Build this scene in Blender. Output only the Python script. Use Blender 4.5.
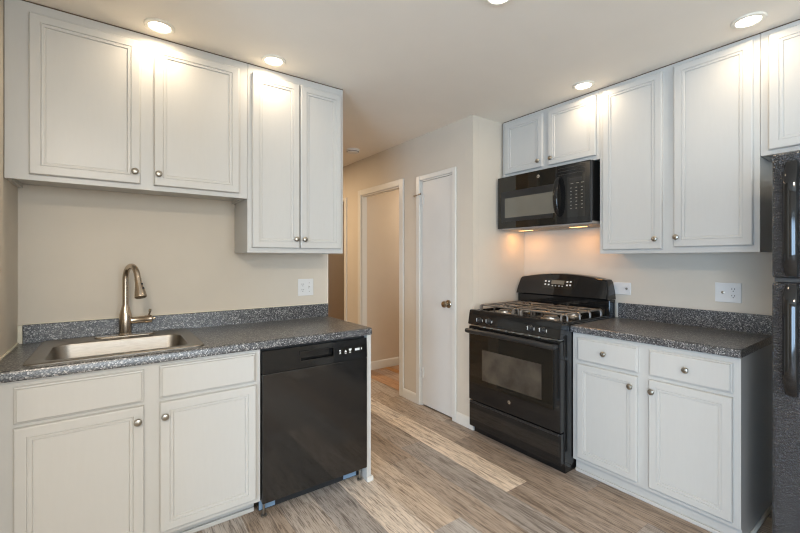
import bpy, bmesh, math, random
from mathutils import Vector, Matrix
random.seed(7)
for o in list(bpy.data.objects): bpy.data.objects.remove(o)
S = bpy.context.scene
COL = S.collection
PI = math.pi

# ------------------------------------------------------------------ camera
PHI = 0.6262                       # the sink wall runs along +X, the range wall along +Y
cam_d = bpy.data.cameras.new('camera')
cam_d.sensor_fit = 'HORIZONTAL'; cam_d.sensor_width = 36.0
cam_d.lens = 395.0/800.0*36.0
cam_d.shift_y = -(266.5-259.4)/800.0
cam_d.clip_start = 0.02
cam = bpy.data.objects.new('camera', cam_d); COL.objects.link(cam)
cam.location = (0, 0, 1.327)
cam.rotation_euler = (PI/2, 0, -PHI)
S.camera = cam

# ------------------------------------------------------------------ view, world, daylight
S.view_settings.view_transform = 'Standard'
S.view_settings.look = 'None'
S.view_settings.gamma = 1.0
S.view_settings.use_curve_mapping = False
S.view_settings.exposure = 0.36
S.cycles.use_denoising = True
S.cycles.filter_width = 1.15
S.cycles.max_bounces = 10
S.cycles.diffuse_bounces = 6
S.cycles.caustics_reflective = False
S.cycles.caustics_refractive = False
W = bpy.data.worlds.new('world'); S.world = W; W.use_nodes = True
nt = W.node_tree; nt.nodes.clear()
wo = nt.nodes.new('ShaderNodeOutputWorld'); wb = nt.nodes.new('ShaderNodeBackground')
sky = nt.nodes.new('ShaderNodeTexSky'); sky.sky_type = 'HOSEK_WILKIE'; sky.turbidity = 4.0
sky.sun_direction = (0.3, 0.5, 0.8)
wb.inputs[1].default_value = 0.6
nt.links.new(sky.outputs[0], wb.inputs[0]); nt.links.new(wb.outputs[0], wo.inputs[0])

def area(name, loc, rot, sx, sy, power, color, shape='RECTANGLE', spread=180):
    d = bpy.data.lights.new(name, 'AREA'); d.shape = shape; d.size = sx; d.size_y = sy
    d.energy = power; d.color = color; d.spread = math.radians(spread)
    o = bpy.data.objects.new(name, d); COL.objects.link(o); o.location = loc; o.rotation_euler = rot
    return o
DAY = (0.82, 0.92, 1.0)
DAY_SKY = (0.51, 0.73, 1.0)
area('daylight_behind', (0.5, -3.0, 1.55), (PI/2, 0, 0), 2.3, 1.45, 98, DAY)
area('warm_fill_light', (-0.5, -0.7, 2.40), (0, 0, 0), 0.6, 0.6, 56, (1.0, 0.85, 0.67), 'DISK')  # added warm ambient fill behind the camera, no fixture
area('daylight_left', (-3.2, -1.35, 0.98), (PI/2, 0, -PI/2), 2.5, 1.80, 235, DAY_SKY)
LAMP_POWER = 1.6
LAMP_COL = (1.0, 0.80, 0.56)
HOOD_POWER = 0.6
HALL_POWER = 22.0
ROOM_POWER = 12.0

# ------------------------------------------------------------------ materials
def mat(name):
    m = bpy.data.materials.new(name); m.use_nodes = True
    t = m.node_tree; b = t.nodes['Principled BSDF']
    return m, t, b
def N(t, kind, **kw):
    n = t.nodes.new(kind)
    for k, v in kw.items(): setattr(n, k, v)
    return n
def coords(t, scale=(1, 1, 1)):
    g = N(t, 'ShaderNodeNewGeometry'); mp = N(t, 'ShaderNodeMapping')
    mp.inputs['Scale'].default_value = scale
    t.links.new(g.outputs['Position'], mp.inputs['Vector'])
    return mp.outputs['Vector']
def noise(t, vec, scale, detail=3, rough=0.5):
    n = N(t, 'ShaderNodeTexNoise'); n.inputs['Scale'].default_value = scale
    n.inputs['Detail'].default_value = detail; n.inputs['Roughness'].default_value = rough
    t.links.new(vec, n.inputs['Vector']); return n
def ramp(t, fac, stops, interp='LINEAR'):
    r = N(t, 'ShaderNodeValToRGB'); r.color_ramp.interpolation = interp
    e = r.color_ramp.elements
    while len(e) < len(stops): e.new(0.5)
    for i, (p, c) in enumerate(stops):
        e[i].position = p; e[i].color = (c[0], c[1], c[2], 1)
    t.links.new(fac, r.inputs['Fac']); return r
def bump(t, b, h, strength, dist):
    n = N(t, 'ShaderNodeBump'); n.inputs['Strength'].default_value = strength; n.inputs['Distance'].default_value = dist
    t.links.new(h, n.inputs['Height']); t.links.new(n.outputs['Normal'], b.inputs['Normal'])
def plain(name, col, rough=0.5, metal=0.0, var=0.04, vscale=6, bstr=0.0, bscale=200, bdist=0.001, spec=0.5, coat=0):
    m, t, b = mat(name)
    v = coords(t)
    n = noise(t, v, vscale)
    lo = [max(0, c*(1-var)) for c in col]; hi = [min(1, c*(1+var)) for c in col]
    r = ramp(t, n.outputs['Fac'], [(0.3, lo), (0.7, hi)])
    t.links.new(r.outputs['Color'], b.inputs['Base Color'])
    b.inputs['Roughness'].default_value = rough; b.inputs['Metallic'].default_value = metal
    b.inputs['Specular IOR Level'].default_value = spec
    if coat: b.inputs['Coat Weight'].default_value = coat; b.inputs['Coat Roughness'].default_value = 0.05
    if bstr:
        n2 = noise(t, v, bscale); bump(t, b, n2.outputs['Fac'], bstr, bdist)
    return m
def emit(name, col, strength):
    m, t, b = mat(name)
    b.inputs['Base Color'].default_value = (0.9, 0.9, 0.9, 1)
    b.inputs['Emission Color'].default_value = (*col, 1); b.inputs['Emission Strength'].default_value = strength
    return m

M = {}
M['wall'] = plain('greige_wall_paint', (0.60, 0.535, 0.445), 0.7, var=0.015, bstr=0.08, bscale=350)
M['wall_tan'] = plain('tan_wall_paint', (0.58, 0.49, 0.39), 0.75, var=0.015)
M['ceiling'] = plain('ceiling_paint', (0.84, 0.785, 0.70), 0.8, var=0.01, bstr=0.05, bscale=300)
M['trim'] = plain('white_trim_paint', (0.66, 0.64, 0.59), 0.35, var=0.01)
M['door'] = plain('white_door_paint', (0.64, 0.625, 0.59), 0.4, var=0.015)
M['edge'] = plain('cream_corner_bead', (0.80, 0.72, 0.62), 0.6, var=0.01)
M['caulk'] = plain('cream_caulk', (0.72, 0.66, 0.52), 0.6, var=0.06, vscale=40)
M['nickel'] = plain('brushed_nickel', (0.36, 0.33, 0.28), 0.28, 1.0, var=0.05, vscale=80)
M['faucet'] = plain('brushed_nickel_faucet', (0.52, 0.44, 0.35), 0.25, 1.0, var=0.03, vscale=50)
M['bronze'] = plain('aged_nickel_knob', (0.42, 0.36, 0.28), 0.22, 1.0, var=0.05, vscale=60)
M['black'] = plain('black_gloss_enamel', (0.010, 0.010, 0.010), 0.07, var=0.1, spec=0.5)
M['black_glass'] = plain('black_glass', (0.009, 0.008, 0.006), 0.05, var=0.05, spec=0.7)
M['black_satin'] = plain('black_satin_plastic', (0.02, 0.02, 0.02), 0.35, var=0.1)
M['black_matt'] = plain('black_matt', (0.012, 0.012, 0.012), 0.7, var=0.1)
M['iron'] = plain('cast_iron_grate', (0.13, 0.108, 0.088), 0.28, var=0.2, vscale=60, spec=1.0)  # black iron coloured tan to paint in reflected warm light
M['aluminium'] = plain('burner_aluminium', (0.55, 0.52, 0.48), 0.35, 1.0)
M['plate'] = plain('white_plastic_plate', (0.70, 0.69, 0.67), 0.35, var=0.01)
M['slot'] = plain('dark_slot', (0.05, 0.045, 0.04), 0.6)
M['legend'] = plain('white_print', (0.70, 0.70, 0.68), 0.5, var=0.01)
M['dim_legend'] = plain('grey_print', (0.22, 0.20, 0.17), 0.5, var=0.01)
M['silver'] = plain('silver_badge', (0.75, 0.74, 0.72), 0.25, 1.0)
M['steel_strip'] = plain('galvanised_strip', (0.20, 0.30, 0.42), 0.4, 0.2)
M['underside'] = plain('microwave_grey_underside', (0.38, 0.33, 0.28), 0.5)
M['frame_dark'] = plain('dark_shadow_gap', (0.05, 0.04, 0.03), 0.8)
M['gap_shade'] = plain('gap_shade_brown', (0.10, 0.065, 0.04), 0.8)  # dark brown standing for shade in the cabinet gaps
M['lens'] = emit('lamp_lens', (1.0, 0.93, 0.82), 9.0)
M['hood_lens'] = emit('hood_lens', (1.0, 0.55, 0.16), 2.6)
M['trim_ring'] = plain('lamp_trim_ring', (0.80, 0.76, 0.66), 0.5, var=0.01)
M['digit'] = emit('display_mark', (1.0, 0.75, 0.5), 0.6)

# cabinet paint with faint brush marks
m, t, b = mat('white_cabinet_paint'); M['cab'] = m
v = coords(t, (1, 1, 0.12)); n = noise(t, v, 90, 2)
r = ramp(t, n.outputs['Fac'], [(0.3, (0.500, 0.488, 0.458)), (0.7, (0.508, 0.496, 0.466))])
t.links.new(r.outputs['Color'], b.inputs['Base Color']); b.inputs['Roughness'].default_value = 0.33

# speckled laminate
m, t, b = mat('speckled_laminate'); M['laminate'] = m
v = coords(t)
vo = N(t, 'ShaderNodeTexVoronoi'); vo.inputs['Scale'].default_value = 230
t.links.new(v, vo.inputs['Vector'])
sep = N(t, 'ShaderNodeSeparateColor'); t.links.new(vo.outputs['Color'], sep.inputs[0])
r1 = ramp(t, sep.outputs[0], [(0.0, (0.016, 0.017, 0.020)), (0.36, (0.055, 0.058, 0.065)), (0.58, (0.115, 0.115, 0.118)),
                              (0.76, (0.23, 0.226, 0.22)), (0.91, (0.46, 0.45, 0.44))], 'CONSTANT')
nz = noise(t, v, 60, 2)
mx = N(t, 'ShaderNodeMix', data_type='RGBA', blend_type='MULTIPLY'); mx.inputs['Factor'].default_value = 0.5
r2 = ramp(t, nz.outputs['Fac'], [(0.35, (0.55, 0.55, 0.55)), (0.65, (1, 1, 1))])
t.links.new(r1.outputs['Color'], mx.inputs[6]); t.links.new(r2.outputs['Color'], mx.inputs[7])
t.links.new(mx.outputs[2], b.inputs['Base Color']); b.inputs['Roughness'].default_value = 0.30
b.inputs['Specular IOR Level'].default_value = 0.85
bump(t, b, nz.outputs['Fac'], 0.04, 0.001)

# brushed stainless steel
m, t, b = mat('brushed_stainless'); M['steel'] = m
v = coords(t, (4, 160, 160)); n = noise(t, v, 6, 3)
r = ramp(t, n.outputs['Fac'], [(0.3, (0.24, 0.22, 0.195)), (0.7, (0.33, 0.305, 0.27))])
t.links.new(r.outputs['Color'], b.inputs['Base Color']); b.inputs['Metallic'].default_value = 1.0; b.inputs['Roughness'].default_value = 0.4
bump(t, b, n.outputs['Fac'], 0.06, 0.0005)

# pebbled black refrigerator skin
m, t, b = mat('pebbled_black_enamel'); M['pebble'] = m
b.inputs['Base Color'].default_value = (0.012, 0.012, 0.014, 1); b.inputs['Roughness'].default_value = 0.16
b.inputs['Specular IOR Level'].default_value = 0.7
v = coords(t); n = noise(t, v, 190, 1, 0.5); bump(t, b, n.outputs['Fac'], 1.0, 0.008)

# oven window: dark tinted glass, mottled brown painting in reflected floor and the cavity
m, t, b = mat('oven_window_glass'); M['oven_window'] = m
v = coords(t); n = noise(t, v, 7, 4)
r = ramp(t, n.outputs['Fac'], [(0.35, (0.045, 0.036, 0.028)), (0.65, (0.085, 0.07, 0.052))])
t.links.new(r.outputs['Color'], b.inputs['Base Color']); b.inputs['Roughness'].default_value = 0.10
M['mw_window'] = plain('microwave_window', (0.16, 0.145, 0.115), 0.12, var=0.06, vscale=5)
# dishwasher panel: black with smears of wiping
m, t, b = mat('black_smeared_panel'); M['dw'] = m
b.inputs['Base Color'].default_value = (0.012, 0.011, 0.010, 1)
v = coords(t, (1, 1, 1.6)); n = noise(t, v, 5, 4)
r = ramp(t, n.outputs['Fac'], [(0.35, (0.05, 0.05, 0.05)), (0.65, (0.15, 0.15, 0.15))])
t.links.new(r.outputs['Color'], b.inputs['Roughness']); b.inputs['Specular IOR Level'].default_value = 0.7

# vinyl planks: tone and seed per plank come from a mesh attribute
def plank_material(name, stops, grain):
    m, t, b = mat(name)
    at = N(t, 'ShaderNodeAttribute'); at.attribute_name = 'plank'
    sp = N(t, 'ShaderNodeSeparateColor'); t.links.new(at.outputs['Color'], sp.inputs[0])
    g = N(t, 'ShaderNodeNewGeometry')
    mp = N(t, 'ShaderNodeMapping'); mp.inputs['Scale'].default_value = (1, 0.06, 1)
    t.links.new(g.outputs['Position'], mp.inputs['Vector'])
    off = N(t, 'ShaderNodeVectorMath', operation='SCALE'); off.inputs[0].default_value = (13, 17, 29)
    t.links.new(sp.outputs[1], off.inputs['Scale'])
    ad = N(t, 'ShaderNodeVectorMath', operation='ADD')
    t.links.new(mp.outputs[0], ad.inputs[0]); t.links.new(off.outputs[0], ad.inputs[1])
    n1 = noise(t, ad.outputs[0], 58, 6, 0.7); n1.inputs['Distortion'].default_value = 0.5
    n2 = noise(t, ad.outputs[0], 11, 3, 0.5)
    n3 = noise(t, ad.outputs[0], 170, 4, 0.7)
    base = ramp(t, sp.outputs[0], stops)
    hs = N(t, 'ShaderNodeHueSaturation'); t.links.new(base.outputs['Color'], hs.inputs['Color']); t.links.new(sp.outputs[2], hs.inputs['Saturation'])
    def mul(a, facnode, lo, hi, p0, p1, f):
        rr = ramp(t, facnode, [(p0, (lo[0], lo[1], lo[2])), (p1, (hi[0], hi[1], hi[2]))])
        x = N(t, 'ShaderNodeMix', data_type='RGBA', blend_type='MULTIPLY'); x.inputs['Factor'].default_value = f
        t.links.new(a, x.inputs[6]); t.links.new(rr.outputs['Color'], x.inputs[7]); return x.outputs[2]
    c = mul(hs.outputs['Color'], n1.outputs['Fac'], (0.52, 0.495, 0.475), (1.08, 1.08, 1.08), 0.37, 0.52, 0.95*grain)
    c = mul(c, n2.outputs['Fac'], (0.85, 0.83, 0.81), (1.06, 1.07, 1.08), 0.35, 0.65, 0.9)
    c = mul(c, n3.outputs['Fac'], (0.50, 0.47, 0.45), (1.08, 1.08, 1.08), 0.38, 0.49, 1.0*grain)
    t.links.new(c, b.inputs['Base Color'])
    b.inputs['Roughness'].default_value = 0.5
    bump(t, b, n1.outputs['Fac'], 0.12, 0.001)
    return m
M['floor'] = plank_material('grey_brown_vinyl_planks',
    [(0.0, (0.20, 0.155, 0.122)), (0.35, (0.325, 0.255, 0.198)), (0.65, (0.49, 0.40, 0.315)), (1.0, (0.70, 0.59, 0.475))], 1.0)
M['oak'] = plank_material('orange_wood_floor', [(0.0, (0.36, 0.17, 0.06)), (1.0, (0.50, 0.25, 0.09))], 0.6)

# window pane: clear with a thin reflection
m = bpy.data.materials.new('window_glass'); m.use_nodes = True; t = m.node_tree; t.nodes.clear()
oo = N(t, 'ShaderNodeOutputMaterial'); tr = N(t, 'ShaderNodeBsdfTransparent'); gl = N(t, 'ShaderNodeBsdfGlossy'); gl.inputs['Roughness'].default_value = 0.02
mixs = N(t, 'ShaderNodeMixShader'); mixs.inputs[0].default_value = 0.06
t.links.new(tr.outputs[0], mixs.inputs[1]); t.links.new(gl.outputs[0], mixs.inputs[2]); t.links.new(mixs.outputs[0], oo.inputs[0])
M['glass'] = m

# ------------------------------------------------------------------ mesh helpers
class MB:
    def __init__(s): s.bm = bmesh.new()
    def poly(s, vs, fs):
        bv = [s.bm.verts.new(v) for v in vs]
        for f in fs:
            try: s.bm.faces.new([bv[i] for i in f]).smooth = False
            except ValueError: pass
        return s
    def box(s, x0, x1, y0, y1, z0, z1, bev=0.0, seg=2):
        x0, x1 = min(x0, x1), max(x0, x1); y0, y1 = min(y0, y1), max(y0, y1); z0, z1 = min(z0, z1), max(z0, z1)
        vs = [(x, y, z) for x in (x0, x1) for y in (y0, y1) for z in (z0, z1)]
        fs = [(0, 1, 3, 2), (4, 6, 7, 5), (0, 4, 5, 1), (2, 3, 7, 6), (0, 2, 6, 4), (1, 5, 7, 3)]
        if not bev: return s.poly(vs, fs)
        tb = bmesh.new(); bv = [tb.verts.new(v) for v in vs]
        for f in fs: tb.faces.new([bv[i] for i in f])
        bmesh.ops.bevel(tb, geom=tb.edges[:], offset=bev, segments=seg, affect='EDGES', profile=0.5)
        s.merge(tb); return s
    def merge(s, tb):
        tb.verts.index_update()
        bv = [s.bm.verts.new(v.co) for v in tb.verts]
        for f in tb.faces: s.bm.faces.new([bv[v.index] for v in f.verts]).smooth = False
        tb.free()
    def loft(s, rings, cap0=True, cap1=True, closed=True, smooth=True):
        bv = [[s.bm.verts.new(p) for p in r] for r in rings]
        n = len(rings[0])
        for a, b in zip(bv, bv[1:]):
            for i in range(n if closed else n-1):
                j = (i+1) % n
                s.bm.faces.new((a[i], a[j], b[j], b[i])).smooth = smooth
        if cap0: s.bm.faces.new(bv[0][::-1]).smooth = False
        if cap1: s.bm.faces.new(bv[-1]).smooth = False
        return s
    def tube(s, path, rad, seg=12, cap=True, squash=None):
        path = [Vector(p) for p in path]
        if not isinstance(rad, (list, tuple)): rad = [rad]*len(path)
        tans = []
        for i in range(len(path)):
            d = path[min(i+1, len(path)-1)] - path[max(i-1, 0)]
            tans.append(d.normalized() if d.length > 1e-9 else Vector((0, 0, 1)))
        ref = Vector((0, 0, 1)) if abs(tans[0].z) < 0.9 else Vector((1, 0, 0))
        nrm = tans[0].cross(ref).normalized(); rings = []
        for i, p in enumerate(path):
            nrm = (nrm - tans[i]*nrm.dot(tans[i])).normalized()
            bn = tans[i].cross(nrm)
            k = squash or (1, 1)
            rings.append([p + nrm*(math.cos(2*PI*q/seg)*rad[i]*k[0]) + bn*(math.sin(2*PI*q/seg)*rad[i]*k[1]) for q in range(seg)])
        return s.loft(rings, cap, cap)
    def lathe(s, c, axis, prof, seg=20):
        c = Vector(c); a = Vector(axis).normalized()
        ref = Vector((0, 0, 1)) if abs(a.z) < 0.9 else Vector((1, 0, 0))
        u = a.cross(ref).normalized(); w = a.cross(u)
        rings = [[c + a*h + (u*math.cos(2*PI*q/seg) + w*math.sin(2*PI*q/seg))*max(r, 1e-4) for q in range(seg)] for r, h in prof]
        return s.loft(rings)
    def prism(s, pts, ext):
        """closed outline (list of 3-D points) pushed along ext"""
        e = Vector(ext); return s.loft([[Vector(p) for p in pts], [Vector(p)+e for p in pts]])

def obj(name, mb, m, parent=None, loc=None):
    bm = mb.bm
    bmesh.ops.recalc_face_normals(bm, faces=bm.faces[:])
    root = parent
    while root is not None and root.parent is not None: root = root.parent
    o0 = Vector(loc) if loc is not None else (root.location.copy() if root else Vector((0, 0, 0)))
    if o0.length > 0: bmesh.ops.translate(bm, verts=bm.verts[:], vec=-o0)
    me = bpy.data.meshes.new(name); bm.to_mesh(me); bm.free()
    flags = [p.use_smooth for p in me.polygons]
    me.set_sharp_from_angle(angle=math.radians(32))
    me.polygons.foreach_set('use_smooth', flags); me.update()
    me.materials.append(m)
    o = bpy.data.objects.new(name, me); COL.objects.link(o)
    if parent is not None: o.parent = parent
    else: o.location = o0
    return o
def tag(o, label, cat, group=None):
    o['label'] = label; o['category'] = cat
    if group: o['group'] = group
    return o
def thing(name, label, cat, loc, group=None):
    o = bpy.data.objects.new(name, None); COL.objects.link(o); o.location = loc; o.empty_display_size = 0.1
    return tag(o, label, cat, group)
def struct(name, mb, m, parent=None):
    o = obj(name, mb, m, parent)
    if parent is None: o['kind'] = 'structure'
    return o
# two wall frames: u along the wall, v up, w out into the room
def LF(y0): return lambda u, v, w: Vector((u, y0-w, v))
def RF(x0): return lambda u, v, w: Vector((x0-w, u, v))
def tbox(mb, T, u0, u1, v0, v1, w0, w1, bev=0.0):
    a, b = T(u0, v0, w0), T(u1, v1, w1)
    return mb.box(a.x, b.x, a.y, b.y, a.z, b.z, bev)
def rings_panel(mb, T, u0, u1, v0, v1, prof):
    rs = [[T(u0+d, v0+d, w), T(u1-d, v0+d, w), T(u1-d, v1-d, w), T(u0+d, v1-d, w)] for d, w in prof]
    return mb.loft(rs, smooth=False)
DOOR_PROF = [(0, 0), (0, .0145), (.0025, .0185), (.005, .020), (.037, .020), (.0385, .0160), (.0405, .0160), (.042, .0182),
             (.0515, .0175), (.0535, .0125), (.056, .0125), (.057, .0135)]
DRAWER_PROF = [(0, 0), (0, .009), (.003, .0115), (.007, .012), (.0085, .0185), (.0105, .020)]
def door(T, u0, u1, v0, v1, parent, knob=None, name='door', prof=None):
    mb = MB(); rings_panel(mb, T, u0, u1, v0, v1, prof or DOOR_PROF)
    d = obj(name, mb, M['cab'], parent)
    if knob: make_knob(T, knob[0], knob[1], 0.020, d)
    return d
def make_knob(T, u, v, w, parent):
    mb = MB(); c = T(u, v, w); ax = T(0, 0, 1)-T(0, 0, 0)
    mb.lathe(c, ax, [(.009, 0), (.009, .002), (.0055, .005), (.0055, .012), (.011, .015), (.0150, .019), (.0155, .022), (.013, .0255), (.008, .0275), (0, .028)], 18)
    return obj('knob', mb, M['nickel'], parent)
def rrect(x0, x1, y0, y1, r, z, n=6):
    pts = []
    for cx, cy, a0 in ((x1-r, y0+r, -PI/2), (x1-r, y1-r, 0), (x0+r, y1-r, PI/2), (x0+r, y0+r, PI)):
        for k in range(n+1):
            a = a0 + PI/2*k/n; pts.append(Vector((cx+r*math.cos(a), cy+r*math.sin(a), z)))
    return pts

# ------------------------------------------------------------------ the setting
TH = .06; YP = 2.165; CE = 2.457; YW = 2.655; XW = 2.91; XD = 2.268; XS = -0.3820
# floor: one mesh of planks running along Y
def planks(name, x0, x1, y0, y1, xe, w, ln, m, special, zt=0.0, gap=0.0012):
    bm = bmesh.new(); lay = bm.loops.layers.float_color.new('plank'); rnd = random.Random(11)
    k0 = math.floor((x0-xe)/w); k1 = math.ceil((x1-xe)/w)
    for k in range(k0, k1):
        a, c = max(x0, xe+k*w), min(x1, xe+(k+1)*w)
        if c-a < 1e-4: continue
        j0 = special.get(('joint', k), rnd.uniform(0, ln))
        n0 = math.floor((y0-j0)/ln)
        for n in range(n0, math.ceil((y1-j0)/ln)):
            p, q = max(y0, j0+n*ln), min(y1, j0+(n+1)*ln)
            if q-p < 1e-4: continue
            tone = special.get((k, n), rnd.choice((0.1, 0.22, 0.3, 0.36, 0.42, 0.5, 0.58, 0.66)) + rnd.uniform(-.05, .05)); seed = rnd.random(); sat = special.get(('sat', k, n), rnd.choice((.55, .8, 1.0, 1.05)))
            g = gap/2
            vs = [bm.verts.new(v) for v in ((a+g, p+g, zt), (c-g, p+g, zt), (c-g, q-g, zt), (a+g, q-g, zt),
                                            (a, p, zt-.0012), (c, p, zt-.0012), (c, q, zt-.0012), (a, q, zt-.0012))]
            for f in ((0, 1, 2, 3), (4, 5, 1, 0), (5, 6, 2, 1), (6, 7, 3, 2), (7, 4, 0, 3)):
                fc = bm.faces.new([vs[i] for i in f])
                for l in fc.loops: l[lay] = (tone, seed, sat, 1)
    # slab underneath
    for (za, zb) in ((zt-.0012, zt-.05),):
        vs = [bm.verts.new(v) for v in ((x0, y0, zb), (x1, y0, zb), (x1, y1, zb), (x0, y1, zb))]
        bm.faces.new(vs[::-1])
    me = bpy.data.meshes.new(name); bm.to_mesh(me); bm.free(); me.materials.append(m)
    o = bpy.data.objects.new(name, me); COL.objects.link(o); o['kind'] = 'structure'
    return o
# columns counted from the edge at X = 1.08
SPEC = {('joint', 4): 1.47, (4, 0): 0.92, (4, 1): 0.86, (4, -1): 0.34, ('sat', 4, 0): 1.0, ('sat', 4, -1): .9,
        ('joint', 2): 2.105-1.22, (2, 0): 0.40, (2, 1): 0.34, (2, -1): 0.4, ('sat', 2, 0): .9, ('sat', 2, 1): 1.0,
        ('joint', 1): 1.466, (1, 0): 0.66, (1, -1): 0.50, (1, 1): 0.5, ('sat', 1, 0): 1.0, ('sat', 1, -1): .35,
        ('joint', 0): 1.05, (0, 0): 0.90, (0, 1): 0.45, (0, -1): 0.55, ('sat', 0, 0): .85, ('sat', 0, -1): .6,
        ('joint', -1): 1.02, (-1, 0): 0.42, (-1, -1): 0.28, ('sat', -1, 0): .45,
        ('joint', -2): 1.3, (-2, 0): 0.62, ('sat', -2, 0): .7, ('joint', -3): 1.1, (-3, 0): 0.45,
        ('joint', 3): 2.25, (3, 0): 0.38, (3, -1): 0.36, (3, 1): 0.4, ('sat', 3, -1): .5, ('sat', 3, 0): .8,
        ('joint', 5): 2.10, (5, 0): 0.46, (5, -1): 0.30, ('sat', 5, -1): .95, ('joint', 6): 1.2, (6, 0): 0.25, (6, -1): 0.3, ('sat', 6, 0): .8}
planks('floor', -3.1, XW, -2.9, 5.7, 1.08, 0.1833, 1.22, M['floor'], SPEC)
planks('floor_bedroom', 2.325, 4.6, 2.98, 5.7, 2.325, 0.085, 0.9, M['oak'], {}, zt=0.004, gap=0.001)
struct('ceiling', MB().box(-3.1, 4.6, -2.9, 5.7, CE, CE+.08), M['ceiling'])

# sink wall, ending at the hall; corner bead on its free end
struct('wall_left', MB().box(XS-.1, 1.262, YW, YW+.115, 0, CE), M['wall'])
struct('trim_1', MB().box(1.2625, 1.270, YW-.001, YW+.116, 0, CE-.001), M['edge'])
struct('wall_side', MB().box(XS-.1, XS, 1.3, YW-.0005, 0, CE), M['wall'])
struct('wall_dining', MB().box(-3.1, XS-.101, 1.3, 1.4, 0, CE), M['wall'])
# range wall and closet return
struct('wall_right', MB().box(XW, XW+.1, -2.9, 2.26, 0, CE), M['wall'])
struct('wall_pantry', MB().box(XD+TH+.0005, XW-.0005, YP, 2.26, 0, CE), M['wall'])
# wall of doors: solid pieces around three openings
D1 = (2.385, 2.812, 2.045); D2 = (3.131, 3.874, 2.047); D3 = (4.270, 5.05, 2.040)
mb = MB()
ys = YP
for d in (D1, D2, D3):
    mb.box(XD, XD+TH, ys, d[0], 0, CE); mb.box(XD, XD+TH, d[0], d[1], d[2], CE); ys = d[1]
mb.box(XD, XD+TH, ys, 5.6, 0, CE)
struct('wall_back', mb, M['wall'])
struct('wall_closet', MB().box(XD+TH+.001, 4.6, 2.90, 2.98, 0, CE), M['wall'])
struct('wall_bedroom', MB().box(XD+TH+.001, 4.6, 4.035, 4.135, 0, CE), M['wall_tan'])
struct('wall_bedroom_end', MB().box(4.5, 4.6, 2.981, 4.034, 0, CE), M['wall_tan'])
struct('wall_bath', MB().box(3.1, 3.2, 4.136, 5.6, 0, CE), M['wall_tan'])
struct('wall_hall', MB().box(-3.1, 4.6, 5.6, 5.7, 0, CE), M['wall'])
struct('wall_hall_left', MB().box(-.5, -.4, YW+.116, 5.599, 0, CE), M['wall'])
# walls behind the camera with the two windows that let the daylight in
def window_wall(name, axis, at, th, a0, a1, o0, o1, z0, z1):
    mb = MB()
    for p, q, r, s in ((a0, o0, 0, CE), (o1, a1, 0, CE), (o0, o1, 0, z0), (o0, o1, z1, CE)):
        if axis == 'y': mb.box(p, q, at, at+th, r, s)
        else: mb.box(at, at+th, p, q, r, s)
    struct(name, mb, M['wall'])
window_wall('wall_behind', 'y', -2.9, .1, -3.1, XW+.1, -.65, 1.65, .82, 2.28)
window_wall('wall_window', 'x', -3.1, .1, -2.8, 1.3, -2.6, -.1, .06, 1.90)
def window(name, axis, at, o0, o1, z0, z1):
    fr = MB()
    def bx(mb, p, q, r, s, d0, d1):
        if axis == 'y': mb.box(p, q, at+d0, at+d1, r, s)
        else: mb.box(at+d0, at+d1, p, q, r, s)
    mid = (o0+o1)/2
    for p, q, r, s in ((o0, o0+.05, z0, z1), (o1-.05, o1, z0, z1), (mid-.03, mid+.03, z0, z1), (o0+.05, mid-.03, z0, z0+.05), (mid+.03, o1-.05, z0, z0+.05),
                       (o0+.05, mid-.03, z1-.05, z1), (mid+.03, o1-.05, z1-.05, z1)):
        bx(fr, p, q, r, s, .03, .07)
    w = struct(name, fr, M['trim'])
    for p, q in ((o0+.05, mid-.03), (mid+.03, o1-.05)):
        g = MB(); bx(g, p, q, z0+.05, z1-.05, .047, .053); obj('pane', g, M['glass'], w)
    return w
window('window_1', 'y', -2.9, -.65, 1.65, .82, 2.28)
window('window_2', 'x', -3.1, -2.6, -.1, .06, 1.90)

# door casings (flat boards with a small round-over), jamb linings
def casing(name, d, wl, wr, wh, jamb=True):
    mb = MB(); y0, y1, h = d; t_ = .016
    mb.box(XD-t_, XD-.0005, y0-wr, y0, 0, h+wh, .004)
    mb.box(XD-t_, XD-.0005, y1, y1+wl, 0, h+wh, .004)
    mb.box(XD-t_, XD-.0005, y0+.0003, y1-.0003, h, h+wh, .004)
    if jamb:
        mb.box(XD, XD+TH, y0, y0+.012, 0, h); mb.box(XD, XD+TH, y1-.012, y1, 0, h); mb.box(XD, XD+TH, y0+.012, y1-.012, h-.012, h)
    return struct(name, mb, M['trim'])
casing('trim_2', D1, .052, .041, .040)
casing('trim_3', D2, .066, .063, .062)
casing('trim_4', D3, .05, .052, .030)

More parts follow.
